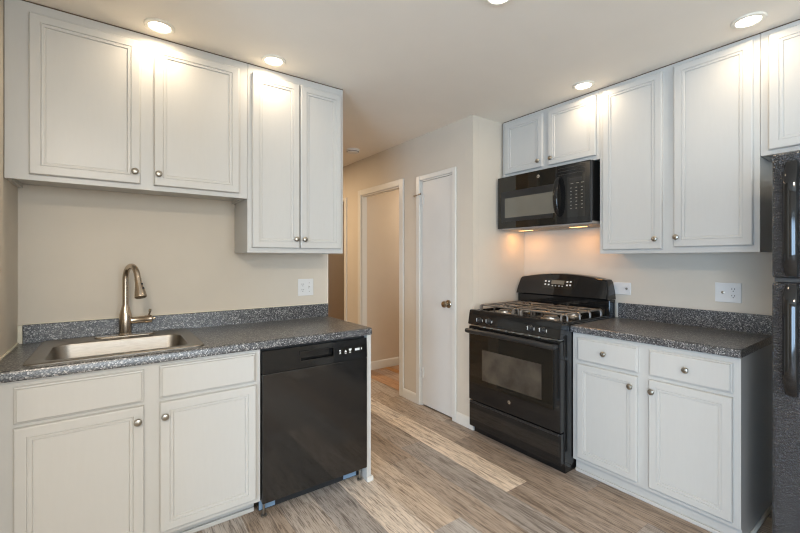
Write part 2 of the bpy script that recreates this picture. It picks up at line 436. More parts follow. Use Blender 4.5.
# closet door
mb = MB(); mb.box(XD+.004, XD+.039, D1[0]+.014, D1[1]-.014, .014, D1[2]-.015, .002)
dr = struct('door_1', mb, M['door'])
mb = MB(); kx = XD+.004
mb.lathe((kx, 2.447, .953), (-1, 0, 0), [(.034, 0), (.034, .004), (.029, .009), (.013, .012), (.012, .028), (.019, .032), (.027, .038), (.0285, .050), (.025, .059), (.014, .064), (0, .065)], 20)
obj('door_knob', mb, M['bronze'], dr)
for z in (1.868, .302):
    mb = MB()
    mb.tube([(XD-.012, D1[1]-.002, z-.045), (XD-.012, D1[1]-.002, z+.045)], .006, 10)
    mb.box(XD-.004, XD+.013, D1[1]-.035, D1[1]-.001, z-.044, z+.044)
    for q in (-.03, 0, .03): mb.lathe((XD-.004, D1[1]-.016, z+q), (-1, 0, 0), [(.005, 0), (.004, .002), (0, .0025)], 8)
    hg = obj('hinge', mb, M['door'], dr)
    if z > 1:
        s = MB(); y = D1[1]-.002
        s.tube([(XD-.012, y, z+.046), (XD-.012, y, z+.058)], .009, 10)
        s.tube([(XD-.014, y+.004, z+.05), (XD-.035, y+.035, z+.042), (XD-.03, y+.062, z+.04)], .004, 8)
        s.lathe((XD-.03, y+.058, z+.04), (.2, 1, 0), [(.009, 0), (.010, .006), (.006, .012), (0, .013)], 10)
        s.tube([(XD-.014, y-.004, z+.05), (XD-.03, y-.03, z+.056)], .004, 8)
        obj('hinge_stop', s, M['bronze'], dr)

# baseboards
def base_x(name, x, y0, y1, h=.085):        # on a wall facing -X
    mb = MB(); pr = [(0, 0), (-.013, 0), (-.013, h-.018), (-.009, h-.006), (-.004, h), (0, h)]
    mb.prism([(x+a, y0, z) for a, z in pr], (0, y1-y0, 0)); return struct(name, mb, M['trim'])
base_x('baseboard_closet', XD-.0005, YP-.012, D1[0]-.042)
base_x('baseboard_back', XD-.0005, D1[1]+.053, D2[0]-.064)
base_x('baseboard_hall', XD-.0005, D2[1]+.067, D3[0]-.053)
mb = MB(); pr = [(0, 0), (-.013, 0), (-.013, .082), (-.009, .094), (-.004, .10), (0, .10)]
mb.prism([(XD+TH+.002, 4.0345+a, z+.004) for a, z in pr], (2.1, 0, 0)); struct('baseboard_bedroom', mb, M['trim'])
mb = MB(); pr = [(0, 0), (-.013, 0), (-.013, .067), (-.009, .079), (-.004, .085), (0, .085)]
mb.prism([(XD-.012, YP-.0005+a, z) for a, z in pr], (.17, 0, 0)); struct('baseboard_pantry', mb, M['trim'])

# ------------------------------------------------------------------ cabinets
def wall_cabinet(T, name, label, u0, u1, v0, v1, doors, depth=.30, lip=.02, side_gap=False):
    """T's w = 0 lies on the front of the face frame; doors: (u0,u1,v0,v1,knob)"""
    c = T((u0+u1)/2, v0, -depth/2)
    t = thing(name, label, 'cabinet', c, 'white kitchen cabinets')
    mb = MB()
    tbox(mb, T, u0+.001, u1-.001, v0+lip, v1-.001, -depth, -.0195)
    for a, b_ in ((u0+.0005, u0+.016), (u1-.016, u1-.0005)): tbox(mb, T, a, b_, v0+.0008, v0+lip+.002, -depth+.001, -.0195)
    obj('body', mb, M['cab'], t)
    # face frame with real stiles and rails
    mb = MB(); tbox(mb, T, u0, u1, v0, v1, -.019, 0, .001); obj('face_frame', mb, M['cab'], t)
    mb = MB(); tbox(mb, T, u0+.0005, u1-.0005, v1+.0005, CE-.0005, -.020, -.0015)  # dark strip added to paint shade into the gap below the ceiling
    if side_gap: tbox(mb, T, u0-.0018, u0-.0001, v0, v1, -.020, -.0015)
    obj('gap_shade_strip', mb, M['gap_shade'], t)
    for d in doors: door(T, d[0], d[1], d[2], d[3], t, d[4])
    return t
TL = LF(2.350); TR = RF(2.605)
wall_cabinet(TL, 'wall_cabinet', 'white two-door wall cabinet mounted above the sink and faucet', -.3795, .6175, 1.675, 2.4505,
             [(-.301, .105, 1.70, 2.405, (.082, 1.757)), (.162, .571, 1.70, 2.405, (.181, 1.757))], side_gap=True)
wall_cabinet(TL, 'wall_cabinet', 'tall narrow-doored white wall cabinet above the dishwasher, ending at the hall', .619, 1.232, 1.366, 2.4505,
             [(.643, .925, 1.395, 2.403, (.900, 1.450)), (.932, 1.210, 1.395, 2.403, (.953, 1.450))], lip=.006)
wall_cabinet(TR, 'wall_cabinet', 'short white two-door wall cabinet directly above the black microwave', 1.3445, 2.146, 1.992, 2.4505,
             [(1.767, 2.113, 2.020, 2.424, (1.796, 2.066)), (1.364, 1.718, 2.020, 2.424, (1.690, 2.066))])
wall_cabinet(TR, 'wall_cabinet', 'tall white two-door wall cabinet between microwave and refrigerator', .543, 1.343, 1.364, 2.4505,
             [(.972, 1.318, 1.389, 2.425, (1.003, 1.448)), (.567, .912, 1.398, 2.428, (.895, 1.453))], lip=.006)
wall_cabinet(TR, 'wall_cabinet', 'white wall cabinet hung above the black refrigerator', -.40, .5415, 1.840, 2.4505,
             [(.075, .509, 1.862, 2.425, (.10, 1.91)), (-.375, .055, 1.862, 2.425, (.03, 1.91))])

# base cabinet under the sink
t = thing('base_cabinet', 'white sink base cabinet with two doors and two false drawer fronts', 'cabinet', (.11, 2.34, 0), 'white kitchen cabinets')
TB = LF(2.040)
mb = MB(); mb.box(-.378, .590, 2.06, 2.10, .10, .8745); mb.box(-.378, -.36, 2.10, 2.652, .10, .8745); mb.box(.572, .590, 2.10, 2.652, .10, .8745); mb.box(.572, .590, 2.17, 2.652, 0, .10); mb.box(-.378, -.36, 2.17, 2.652, 0, .10)
mb.box(-.36, .572, 2.10, 2.652, .10, .118); obj('body', mb, M['cab'], t)
mb = MB(); tbox(mb, TB, -.3795, .600, .100, .8745, -.019, 0, .001); obj('face_frame', mb, M['cab'], t)
mb = MB(); mb.box(-.379, .598, 2.148, 2.166, 0, .0985); mb.box(-.379, .598, 2.136, 2.148, 0, .022, .004); obj('toe_kick', mb, M['cab'], t)
door(TB, -.304, .104, .712, .850, t, None, 'drawer_front', DRAWER_PROF)
door(TB, .162, .574, .714, .856, t, None, 'drawer_front', DRAWER_PROF)
door(TB, -.304, .104, .124, .697, t, (.081, .637))
door(TB, .162, .576, .124, .697, t, (.181, .637))

# right-hand base cabinet
t = thing('base_cabinet', 'white base cabinet with two drawers and two doors right of the range', 'cabinet', (2.62, .96, 0), 'white kitchen cabinets')
TB = RF(2.333)
mb = MB(); mb.box(2.353, 2.905, .556, 1.369, .080, .8745)
mb.box(2.353, 2.905, .553, .5565, 0, .8745); obj('body', mb, M['cab'], t)
mb = MB(); tbox(mb, TB, .552, 1.372, .080, .8745, -.019, 0, .001); obj('face_frame', mb, M['cab'], t)
mb = MB(); mb.box(2.362, 2.377, .557, 1.368, 0, .0795); mb.box(2.350, 2.362, .557, 1.368, 0, .02, .004); obj('toe_kick', mb, M['cab'], t)
mb = MB(); mb.tube([(2.362, .5455, .009), (2.90, .5455, .009)], .0085, 10); obj('shoe_molding', mb, M['trim'], t)
for u0, u1, ku in ((.989, 1.338, 1.167), (.580, .934, .760)):
    door(TB, u0, u1, .705, .846, t, (ku, .776), 'drawer', DRAWER_PROF)
door(TB, .991, 1.338, .106, .685, t, (1.021, .626))
door(TB, .580, .934, .106, .685, t, (.914, .626))

# finished end panel beside the dishwasher
t = tag(obj('end_panel', MB().box(1.2215, 1.250, 2.026, 2.652, 0, .8745, .001), M['cab'], loc=(1.235, 2.34, 0)),
        'narrow white end panel right of the dishwasher', 'panel')
mb = MB()
mb.box(1.2505, 1.262, 2.014, 2.652, 0, .03, .004); mb.box(1.218, 1.2505, 2.013, 2.0255, 0, .03, .004)
obj('shoe_molding', mb, M['trim'], t)

# ------------------------------------------------------------------ countertops
def nose_profile(d=.02, z0=.876, z1=.916):
    return [(0, z0), (d-.002, z0), (d, z0+.003), (d, z1-.008), (d-.0025, z1-.003), (d-.008, z1), (0, z1)]
def sweep(mb, path, prof):
    """path: (x, y, outward nx, ny)"""
    rings = [[Vector((x+nx*a, y+ny*a, z)) for a, z in prof] for x, y, nx, ny in path]
    mb.loft(rings)
C0, C1 = .876, .916
t = thing('countertop', 'speckled dark grey laminate countertop around the sink', 'countertop', (.44, 2.33, C0), 'speckled countertops')
mb = MB()
path = [(-.380, 2.035, 0, -1), (1.240, 2.035, 0, -1)]
for k in range(1, 8):
    a = -PI/2 + PI/2*k/8; path.append((1.240+.0001*k, 2.035+.0001*k, math.cos(a), math.sin(a)))
path += [(1.242, 2.037, 1, 0), (1.242, 2.633, 1, 0)]
sweep(mb, path, nose_profile())
H0, H1, K0, K1 = -.245, .305, 2.115, 2.575
mb.box(-.380, 1.2415, 2.035, K0, C0, C1); mb.box(-.380, H0, K0, K1, C0, C1); mb.box(H1, 1.2415, K0, K1, C0, C1); mb.box(-.380, 1.2415, K1, 2.633, C0, C1)
obj('top', mb, M['laminate'], t)
mb = MB(); mb.box(-.362, 1.262, 2.634, 2.6535, .905, 1.006, .003); obj('backsplash', mb, M['laminate'], t)
mb = MB(); mb.box(-.380, -.363, 2.636, 2.6535, .917, 1.004); mb.box(-.380, -.374, 2.03, 2.634, .9165, .924)
mb.box(-.362, 1.262, 2.647, 2.6542, 1.0065, 1.010); obj('caulk', mb, M['caulk'], t)

t = thing('countertop', 'speckled dark grey laminate countertop between range and refrigerator', 'countertop', (2.6, .96, C0), 'speckled countertops')
mb = MB()
sweep(mb, [(2.326, .5475, -1, 0), (2.326, 1.3735, -1, 0)], nose_profile())
mb.box(2.326, 2.889, .5475, 1.3735, C0, C1)
obj('top', mb, M['laminate'], t)
mb = MB(); mb.box(2.889, 2.9085, .5475, 1.362, .905, 1.021, .003); obj('backsplash', mb, M['laminate'], t)
mb = MB(); mb.box(2.893, 2.9085, 1.3625, 1.3735, .917, 1.019); obj('caulk', mb, M['trim'], t)

# ------------------------------------------------------------------ sink and faucet
t = thing('sink', 'stainless steel drop-in kitchen sink set into the left countertop', 'sink', (.03, 2.34, .917))
SX0, SX1, SY0, SY1 = -.288, .352, 2.062, 2.624
mb = MB(); z = .9165
rings = [rrect(SX0, SX1, SY0, SY1, .035, z), rrect(SX0, SX1, SY0, SY1, .035, z+.003), rrect(SX0+.006, SX1-.006, SY0+.006, SY1-.006, .032, z+.0065),
         rrect(SX0+.014, SX1-.014, SY0+.014, SY1-.014, .03, z+.0055)]
B = (-.232, .292, 2.122, 2.478)
rings += [rrect(B[0]-.012, B[1]+.012, B[2]-.012, B[3]+.012, .065, z+.0045), rrect(B[0], B[1], B[2], B[3], .06, z),
          rrect(B[0]+.004, B[1]-.004, B[2]+.004, B[3]-.004, .058, z-.012), rrect(B[0]+.014, B[1]-.014, B[2]+.014, B[3]-.014, .055, z-.13),
          rrect(B[0]+.03, B[1]-.03, B[2]+.03, B[3]-.03, .05, z-.158), rrect(B[0]+.06, B[1]-.06, B[2]+.06, B[3]-.06, .04, z-.166)]
mb.loft(rings, cap0=False)
obj('basin', mb, M['steel'], t)
mb = MB(); mb.lathe((.03, 2.30, z-.1655), (0, 0, 1), [(.044, 0), (.044, .003), (.036, .0035), (.034, .001), (0, .001)], 20)
obj('drain', mb, M['nickel'], t)

FX, FY, FZ = .048, 2.556, .9225
t = thing('kitchen_faucet', 'brushed nickel gooseneck pull-down faucet standing at the back of the sink', 'faucet', (FX, FY, FZ))
mb = MB(); mb.loft([rrect(FX-.13, FX+.13, FY-.03, FY+.03, .029, FZ), rrect(FX-.13, FX+.13, FY-.03, FY+.03, .029, FZ+.003), rrect(FX-.124, FX+.124, FY-.025, FY+.025, .025, FZ+.006)])
obj('deck_plate', mb, M['faucet'], t)
mb = MB(); mb.lathe((FX, FY, FZ+.006), (0, 0, 1), [(.031, 0), (.031, .004), (.027, .010), (.0285, .03), (.0295, .07), (.028, .105), (.021, .135), (.0165, .150), (.0155, .156)], 24)
obj('body', mb, M['faucet'], t)
dirv = Vector((.36, -.93, 0)).normalized(); R = .068; zt = FZ+.30
pts = [Vector((FX, FY, FZ+.155)), Vector((FX, FY, FZ+.22)), Vector((FX, FY, zt))]
for k in range(1, 13):
    a = PI*k/12*.93; pts.append(Vector((FX, FY, zt)) + dirv*(R-R*math.cos(a)) + Vector((0, 0, R*math.sin(a)*1.02)))
tip = pts[-1]; dn = (pts[-1]-pts[-2]).normalized(); pts.append(tip+dn*.01)
mb = MB(); mb.tube(pts, .0142, 16); obj('spout', mb, M['faucet'], t)
mb = MB(); mb.lathe(tip+dn*.008, dn, [(.0148, 0), (.0155, .004), (.0155, .02), (.018, .04), (.0245, .075), (.027, .092), (.027, .100), (.022, .104), (0, .104)], 22)
sh = obj('spray_head', mb, M['faucet'], t)
mb = MB(); side = dn.cross(Vector((0, 0, 1)).cross(dn)).normalized()
fr_ = Vector((.75, -.66, 0)).normalized()
for q, s_ in ((.03, .006), (.055, .008)):
    p = tip+dn*(.008+q)+fr_*(.017 if q < .04 else .0195); mb.lathe(p, fr_, [(s_, -.004), (s_, .002), (s_*.6, .0035), (0, .004)], 10)
obj('spray_button', mb, M['black_satin'], sh)
mb = MB(); hz = FZ+.078
mb.tube([(FX+.022, FY, hz), (FX+.03, FY, hz), (FX+.085, FY-.006, hz+.002), (FX+.088, FY-.006, hz+.002), (FX+.118, FY-.010, hz+.003), (FX+.122, FY-.010, hz+.003)],
        [.018, .0185, .0185, .0205, .0205, .013], 18)
hd = obj('handle', mb, M['faucet'], t)
mb = MB(); mb.tube([(FX+.104, FY-.009, hz+.015), (FX+.108, FY-.010, hz+.035), (FX+.110, FY-.012, hz+.048), (FX+.112, FY-.012, hz+.058)], [.006, .0045, .007, .005], 10)
mb.tube([(FX+.11, FY-.009, hz), (FX+.135, FY-.012, hz+.006)], [.008, .006], 10)
obj('lever', mb, M['bronze'], hd)

# ------------------------------------------------------------------ badges (round mark with a looping monogram)
def badge(T, u, v, w, r, parent):
    ax = T(0, 0, 1)-T(0, 0, 0)
    mb = MB(); mb.lathe(T(u, v, w), ax, [(r, 0), (r, .001), (r*.9, .0015), (0, .0015)], 24); b_ = obj('badge', mb, M['silver'], parent)
    mb = MB()
    ring = [T(u+math.cos(2*PI*k/24)*r*.82, v+math.sin(2*PI*k/24)*r*.82, w+.0016) for k in range(25)]
    mb.tube(ring, r*.04, 6)
    s = -1 if (T(1, 0, 0)-T(0, 0, 0)).y > .5 else 1
    for cx, k0, k1, f in ((-.26, 40, 330, 1), (.28, 60, 300, 1)):
        arc = [T(u+s*(cx+.28*math.cos(math.radians(a)))*r, v+(.34*math.sin(math.radians(a)))*r, w+.0016) for a in range(k0, k1+1, 15)]
        mb.tube(arc, r*.05, 6)
    mb.tube([T(u+s*(-.26)*r, v-.02*r, w+.0016), T(u+s*.05*r, v-.02*r, w+.0016), T(u+s*.02*r, v-.4*r, w+.0016)], r*.045, 6)
    mb.tube([T(u+s*.1*r, v+.02*r, w+.0016), T(u+s*.46*r, v+.02*r, w+.0016)], r*.045, 6)
    obj('monogram', mb, M['slot'], b_)

# ------------------------------------------------------------------ dishwasher
t = thing('dishwasher', 'black built-in dishwasher under the left countertop', 'dishwasher', (.911, 2.33, 0))
TD = LF(2.045)
mb = MB(); tbox(mb, TD, .606, 1.217, .095, .868, -.55, -.005); obj('body', mb, M['black_matt'], t)
mb = MB(); tbox(mb, TD, .605, 1.2185, .090, .744, -.004, .028, .004); obj('door', mb, M['dw'], t)
# control panel leaning back a little, with a pocket handle let into it
def lean(v): return .028 - max(0, v-.746)*.06
mb = MB(); P0, P1, Q0, Q1 = .808, .998, .786, .830
def slab(u0, u1, v0, v1):
    rs = [[TD(u0, v0, -.004), TD(u1, v0, -.004), TD(u1, v1, -.004), TD(u0, v1, -.004)], [TD(u0, v0, lean(v0)), TD(u1, v0, lean(v0)), TD(u1, v1, lean(v1)), TD(u0, v1, lean(v1))]]
    mb.loft(rs)
slab(.605, P0, .746, .860); slab(P1, 1.2185, .746, .860); slab(P0, P1, .746, Q0); slab(P0, P1, Q1, .860)
cp = obj('control_panel', mb, M['black'], t)
mb = MB(); tbox(mb, TD, P0, P1, Q0, Q1, -.006, .001)
for u0, u1, v0, v1 in ((P0-.006, P0, Q0-.006, Q1+.006), (P1, P1+.006, Q0-.006, Q1+.006), (P0, P1, Q0-.006, Q0), (P0, P1, Q1, Q1+.006)):
    tbox(mb, TD, u0, u1, v0, v1, .010, .0285, .0015)
obj('handle_pocket', mb, M['black'], cp)
mb = MB(); w = lean(.80)
tbox(mb, TD, 1.030, 1.200, .781, .824, .018, w+.0008); obj('touch_panel', mb, M['black_glass'], cp)
ICONS = [[(1.040, .808, .010, .006), (1.042, .799, .008, .004), (1.040, .791, .012, .003)], [(1.076, .789, .012, .003)],
         [(1.105, .807, .017, .009), (1.105, .799, .010, .004), (1.105, .790, .012, .003)], [(1.152, .8025, .030, .013)], [(1.180, .803, .006, .012)]]
for q, ic in enumerate(ICONS):
    mb = MB()
    for u, v, du, dv in ic: tbox(mb, TD, u-du/2, u+du/2, v-dv/2, v+dv/2, .02, w+.0016)
    if q == 1: mb.prism([TD(1.068, .795, w+.0016), TD(1.084, .795, w+.0016), TD(1.076, .808, w+.0016)], (0, .003, 0))
    if len(ic) > 1: tbox(mb, TD, ic[0][0]-.0008, ic[0][0]+.0008, .790, .808, .02, w+.0014)
    obj('printed_icon', mb, M['legend'], cp)
mb = MB(); tbox(mb, TD, .612, 1.212, .012, .088, -.075, -.060); obj('toe_panel', mb, M['black_matt'], t)
for a_, b_ in ((.606, .690), (1.095, 1.180)):
    mb = MB(); mb.box(a_, b_, 2.083, 2.0855, .028, .078, .001); obj('toe_strip', mb, M['steel_strip'], t)
mb = MB(); mb.lathe((1.196, 2.068, .002), (0, 0, 1), [(.016, 0), (.016, .008), (.006, .012), (.006, .093)], 12); obj('leveling_foot', mb, M['nickel'], t)
mb = MB(); mb.lathe((.626, 2.068, .002), (0, 0, 1), [(.016, 0), (.016, .008), (.006, .012), (.006, .093)], 12); obj('leveling_foot', mb, M['nickel'], t)

# ------------------------------------------------------------------ gas range
GY0, GY1 = 1.3775, 2.146; GC = (GY0+GY1)/2
t = thing('gas_range', 'black freestanding gas range with cooktop below the microwave', 'stove', (2.55, GC, 0))
t['label'] = 'black freestanding gas range with oven door standing below the microwave'
TG = RF(2.200)
mb = MB(); mb.box(2.248, 2.885, GY0, GY1, .045, .905, .003)
mb.box(2.262, 2.87, GY0+.004, GY1-.004, .0, .046); obj('body', mb, M['black'], t)
# oven door
mb = MB(); tbox(mb, TG, GY0+.001, GY1-.001, .262, .822, -.046, -.004, .005)
od = obj('oven_door', mb, M['black'], t)
mb = MB(); tbox(mb, TG, 1.425, GY1-.02, .392, .772, -.006, .0, .0015); obj('door_glass', mb, M['black_glass'], od)
mb = MB(); tbox(mb, TG, 1.507, 2.008, .434, .660, -.002, .0012); obj('oven_window', mb, M['oven_window'], od)
badge(TG, 1.765, .342, -.004, .0125, t)
# bar handle
mb = MB(); hx = 2.150; hz = .794
pth = [(hx+.004, 1.384, hz), (hx, 1.388, hz), (hx, 1.40, hz), (hx-.002, 1.6, hz+.004), (hx-.002, 1.9, hz+.004), (hx, 2.11, hz), (hx, 2.122, hz), (hx+.004, 2.127, hz)]
mb.tube(pth, [.008, .014, .0165, .0165, .0165, .0165, .014, .008], 14, squash=(.85, 1.1))
for y in (1.405, 2.105): mb.box(hx, 2.2035, y-.014, y+.014, hz-.012, hz+.012, .004)
obj('handle', mb, M['black_satin'], od)
# vent slot between door and controls
mb = MB(); tbox(mb, TG, GY0+.01, GY1-.01, .824, .834, -.045, -.014)
for k in range(9): tbox(mb, TG, 1.47+k*.066, 1.51+k*.066, .823, .829, -.02, -.002)
obj('vent_trim', mb, M['aluminium'], t)
# drawer
mb = MB(); tbox(mb, TG, GY0+.002, GY1-.002, .060, .254, -.045, -.006, .006); dw = obj('drawer', mb, M['black'], t)
mb = MB(); tbox(mb, TG, GY0+.01, GY1-.01, .240, .256, -.01, -.001, .003); obj('drawer_pull', mb, M['black_satin'], dw)
# sloping control panel
mb = MB()
mb.prism([Vector((x, GY0-.0005, z)) for x, z in ((2.248, .834), (2.202, .834), (2.197, .842), (2.205, .885), (2.214, .932), (2.222, .942), (2.236, .944), (2.248, .944))], (0, GY1-GY0+.001, 0))
cp = obj('control_panel', mb, M['black'], t)
nrm = Vector((-1, 0, .19)).normalized()
mbp = MB(); mbp.box(2.2005, 2.2035, 1.66, 1.85, .866, .8715)
for y, z in ((2.035, .874), (1.945, .876), (1.592, .877), (1.502, .877)):
    c = Vector((2.2025, y, z))
    mb = MB(); mb.lathe(c, nrm, [(.0215, -.002), (.0215, .004), (.0175, .010), (.0165, .022), (.014, .025), (0, .0255)], 20)
    mb.tube([c+nrm*.026+Vector((0, 0, -.014)), c+nrm*.026+Vector((0, 0, .015))], .0045, 8)
    k = obj('burner_knob', mb, M['black_satin'], t)
    for a in (-.0285, .0285):
        mb = MB(); mb.box(2.2000, 2.2045, y+a-.0014, y+a+.0014, z-.010, z+.008); obj('printed_mark', mb, M['legend'], k)
    mb = MB(); mb.tube([c+nrm*.0303+Vector((0, 0, -.012)), c+nrm*.0303+Vector((0, 0, .013))], .0019, 6); obj('pointer', mb, M['legend'], k)
# cooktop
mb = MB(); mb.box(2.240, 2.800, GY0-.001, GY1+.001, .900, .926, .004)
for a, b_, c, d in ((2.240, 2.258, GY0-.001, GY1+.001), (2.24, 2.80, GY0-.001, GY0+.014), (2.24, 2.80, GY1-.014, GY1+.001)): mb.box(a, b_, c, d, .922, .938, .005)
ct = obj('cooktop', mb, M['black'], t)
BUR = [(2.385, 1.562, .046), (2.655, 1.562, .036), (2.385, 1.950, .040), (2.655, 1.950, .032)]
for x, y, r in BUR:
    mb = MB(); mb.lathe((x, y, .926), (0, 0, 1), [(r+.022, 0), (r+.02, .003), (r+.006, .005), (r+.004, .014), (r-.004, .015)], 24); bu = obj('burner', mb, M['aluminium'], t)
    mb = MB(); mb.lathe((x, y, .941), (0, 0, 1), [(r-.002, 0), (r, .003), (r-.003, .008), (r-.012, .010), (0, .010)], 24); obj('burner_cap', mb, M['iron'], bu)
for y0, y1 in ((1.398, 1.742), (1.768, 2.112)):
    mb = MB(); x0, x1 = 2.266, 2.778; zt = .976; r = .0072; xm = (x0+x1)/2; ym = (y0+y1)/2
    def bar(pts, rr=r): mb.tube(pts, rr, 8)
    def hoop(a, b_, foot0=True, foot1=True):
        a = Vector((a[0], a[1], zt)); b_ = Vector((b_[0], b_[1], zt)); d = (b_-a).normalized()
        p = []
        if foot0: p += [a+Vector((0, 0, -.0485)), a+Vector((0, 0, -.014)), a+d*.004+Vector((0, 0, -.004))]
        p += [a+d*.014, b_-d*.014]
        if foot1: p += [b_-d*.004+Vector((0, 0, -.004)), b_+Vector((0, 0, -.014)), b_+Vector((0, 0, -.0485))]
        bar(p)
    for y in (y0+.020, y1-.020): hoop((x0+.01, y), (x1-.01, y))
    for (bx, by, br) in [b_ for b_ in BUR if y0 < b_[1] < y1]:
        for sx in (-.072, .072): hoop((bx+sx, y0), (bx+sx, y1))
        for dx, dy in ((1, 1), (-1, 1), (1, -1), (-1, -1)):
            bar([(bx+dx*.072, by+dy*.072, zt), (bx+dx*.030, by+dy*.030, zt+.002), (bx+dx*.024, by+dy*.024, zt-.005)])
    obj('grate', mb, M['iron'], t)
# backguard
mb = MB(); mb.box(2.800, 2.885, GY0-.001, GY1+.001, .900, 1.040, .003); bg = obj('backguard', mb, M['black'], t)
mb = MB(); zb = 1.043
def topline(y): 
    s = (y-GC)/.36; return 1.217-.036*s*s
prof = [(GY0-.002, zb), (GY1+.002, zb), (GY1-.004, 1.10), (GY1-.018, 1.166)]
for k in range(0, 15):
    y = (GY1-.028) - (GY1-GY0-.056)*k/14; prof.append((y, topline(y)))
prof += [(GY0+.018, 1.166), (GY0+.004, 1.10)]
def fx(z): return 2.768 + (z-zb)*.27
r0 = [Vector((fx(z), y, z)) for y, z in prof]; rb = [Vector((2.888, y, z)) for y, z in prof]
ctr = Vector((0, GC, 1.12))
def ins(p, k, dx): 
    return Vector((p.x+dx, GC+(p.y-GC)*(1-k), 1.12+(p.z-1.12)*(1-k*4)))
mb.loft([rb, [Vector((p.x+.018, p.y, p.z)) for p in r0], [ins(p, .004, .009) for p in r0], [ins(p, .012, .003) for p in r0], [ins(p, .026, 0) for p in r0]])
con = obj('console', mb, M['black'], t)
def DP(u, v, w): return Vector((fx(v)-w-.0005, u, v))
def quad_on(mb, u0, u1, v0, v1, w): mb.loft([[DP(u0, v0, -.002), DP(u1, v0, -.002), DP(u1, v1, -.002), DP(u0, v1, -.002)], [DP(u0, v0, w), DP(u1, v0, w), DP(u1, v1, w), DP(u0, v1, w)]])
mb = MB(); quad_on(mb, 1.645, 1.900, 1.098, 1.172, .0012); dp = obj('display', mb, M['black_glass'], con)
for y, z in ((1.876, 1.155), (1.846, 1.153), (1.876, 1.130), (1.846, 1.128), (1.690, 1.155), (1.664, 1.157), (1.690, 1.129), (1.664, 1.131)):
    mb = MB(); quad_on(mb, y-.007, y+.007, z-.0055, z+.0055, .0018); obj('printed_key', mb, M['legend'], con)
for y in (1.812, 1.785, 1.755, 1.728):
    mb = MB(); quad_on(mb, y-.005, y+.005, 1.118, 1.124, .0018); obj('printed_key', mb, M['legend'], con)
mb = MB(); quad_on(mb, 1.715, 1.825, 1.134, 1.164, .0016); obj('clock_display', mb, M['mw_window'], con)

# ------------------------------------------------------------------ microwave
MY0, MY1, MZ0, MZ1 = 1.3665, 2.1385, 1.573, 1.986
t = thing('microwave', 'black over-the-range microwave mounted above the gas range', 'microwave', (2.72, GC, MZ0))
TM = RF(2.530)
mb = MB(); mb.box(2.556, 2.905, MY0, MY1, MZ0+.012, MZ1, .003); obj('body', mb, M['black'], t)
mb = MB(); tbox(mb, TM, 1.6185, MY1, MZ0, MZ1-.002, -.025, 0, .003); md = obj('door', mb, M['black_glass'], t)
mb = MB(); tbox(mb, TM, 1.640, 2.105, 1.625, 1.865, -.004, .0008); obj('inner_border', mb, M['black_satin'], md)
mb = MB(); tbox(mb, TM, 1.622, 2.066, 1.656, 1.811, -.003, .0014); obj('window', mb, M['mw_window'], md)
badge(TM, 1.761, 1.939, 0, .0125, t)
mb = MB(); tbox(mb, TM, MY0, 1.617, MZ0, MZ1-.002, -.025, 0, .005); cp = obj('control_panel', mb, M['black'], t)
mb = MB(); tbox(mb, TM, 1.400, 1.530, 1.615, 1.893, -.002, .0009); kp = obj('keypad', mb, M['black_glass'], cp)
for c in range(3):
    for r_ in range(7):
        y = 1.503-c*.039; z = 1.815-r_*.0235
        mb = MB(); tbox(mb, TM, y-.006, y+.006, z-.002, z+.002, 0, .0014); obj('printed_key', mb, M['dim_legend'], cp)
for y in (1.495, 1.455, 1.42):
    mb = MB(); tbox(mb, TM, y-.010, y+.010, 1.842, 1.8455, 0, .0014); obj('printed_key', mb, M['dim_legend'], cp)
mb = MB(); tbox(mb, TM, 1.425, 1.515, 1.856, 1.884, 0, .0012); obj('clock_display', mb, M['black_satin'], cp)
# curved bow handle
mb = MB(); hp = []
for k in range(13):
    s = k/12; z = 1.632+s*(1.900-1.632); hp.append((2.530-.010-.040*math.sin(PI*s)**.6, 1.592, z))
mb.tube(hp, [.010]+[.0135]*11+[.010], 12, squash=(1.35, .7))
mb.lathe((2.531, 1.592, 1.640), (-1, 0, 0), [(.014, 0), (.012, .012), (0, .014)], 12); mb.lathe((2.531, 1.592, 1.892), (-1, 0, 0), [(.014, 0), (.012, .012), (0, .014)], 12)
obj('handle', mb, M['black'], md)
mb = MB(); mb.box(2.56, 2.90, MY0+.004, MY1-.004, 1.5645, 1.5845, .004); us = obj('underside', mb, M['underside'], t)
mb = MB()
for y0, y1 in ((1.42, 1.72), (1.80, 2.09)):
    for k in range(9): mb.box(2.585+k*.010, 2.589+k*.010, y0, y1, 1.5625, 1.5646)
obj('grease_filter', mb, M['aluminium'], us)
for y in (1.580, 2.036):
    mb = MB(); mb.box(2.735, 2.775, y-.060, y+.060, 1.5634, 1.5660, .0008); ln = obj('cooktop_lamp', mb, M['hood_lens'], us)
    a = area('cooktop_lamp_light', (2.755, y, 1.5605), (0, 0, 0), .03, .11, HOOD_POWER, (1.0, .47, .14)); a.parent = t; a.location = Vector((2.755, y, 1.5605))-t.location
# top vent strip
mb = MB()
for y0, y1 in ((1.40, 1.60),):
    for k in range(3): tbox(mb, TM, y0, y1, 1.915+k*.022, 1.918+k*.022, -.002, .0012)
obj('vent_grille', mb, M['black_satin'], t)

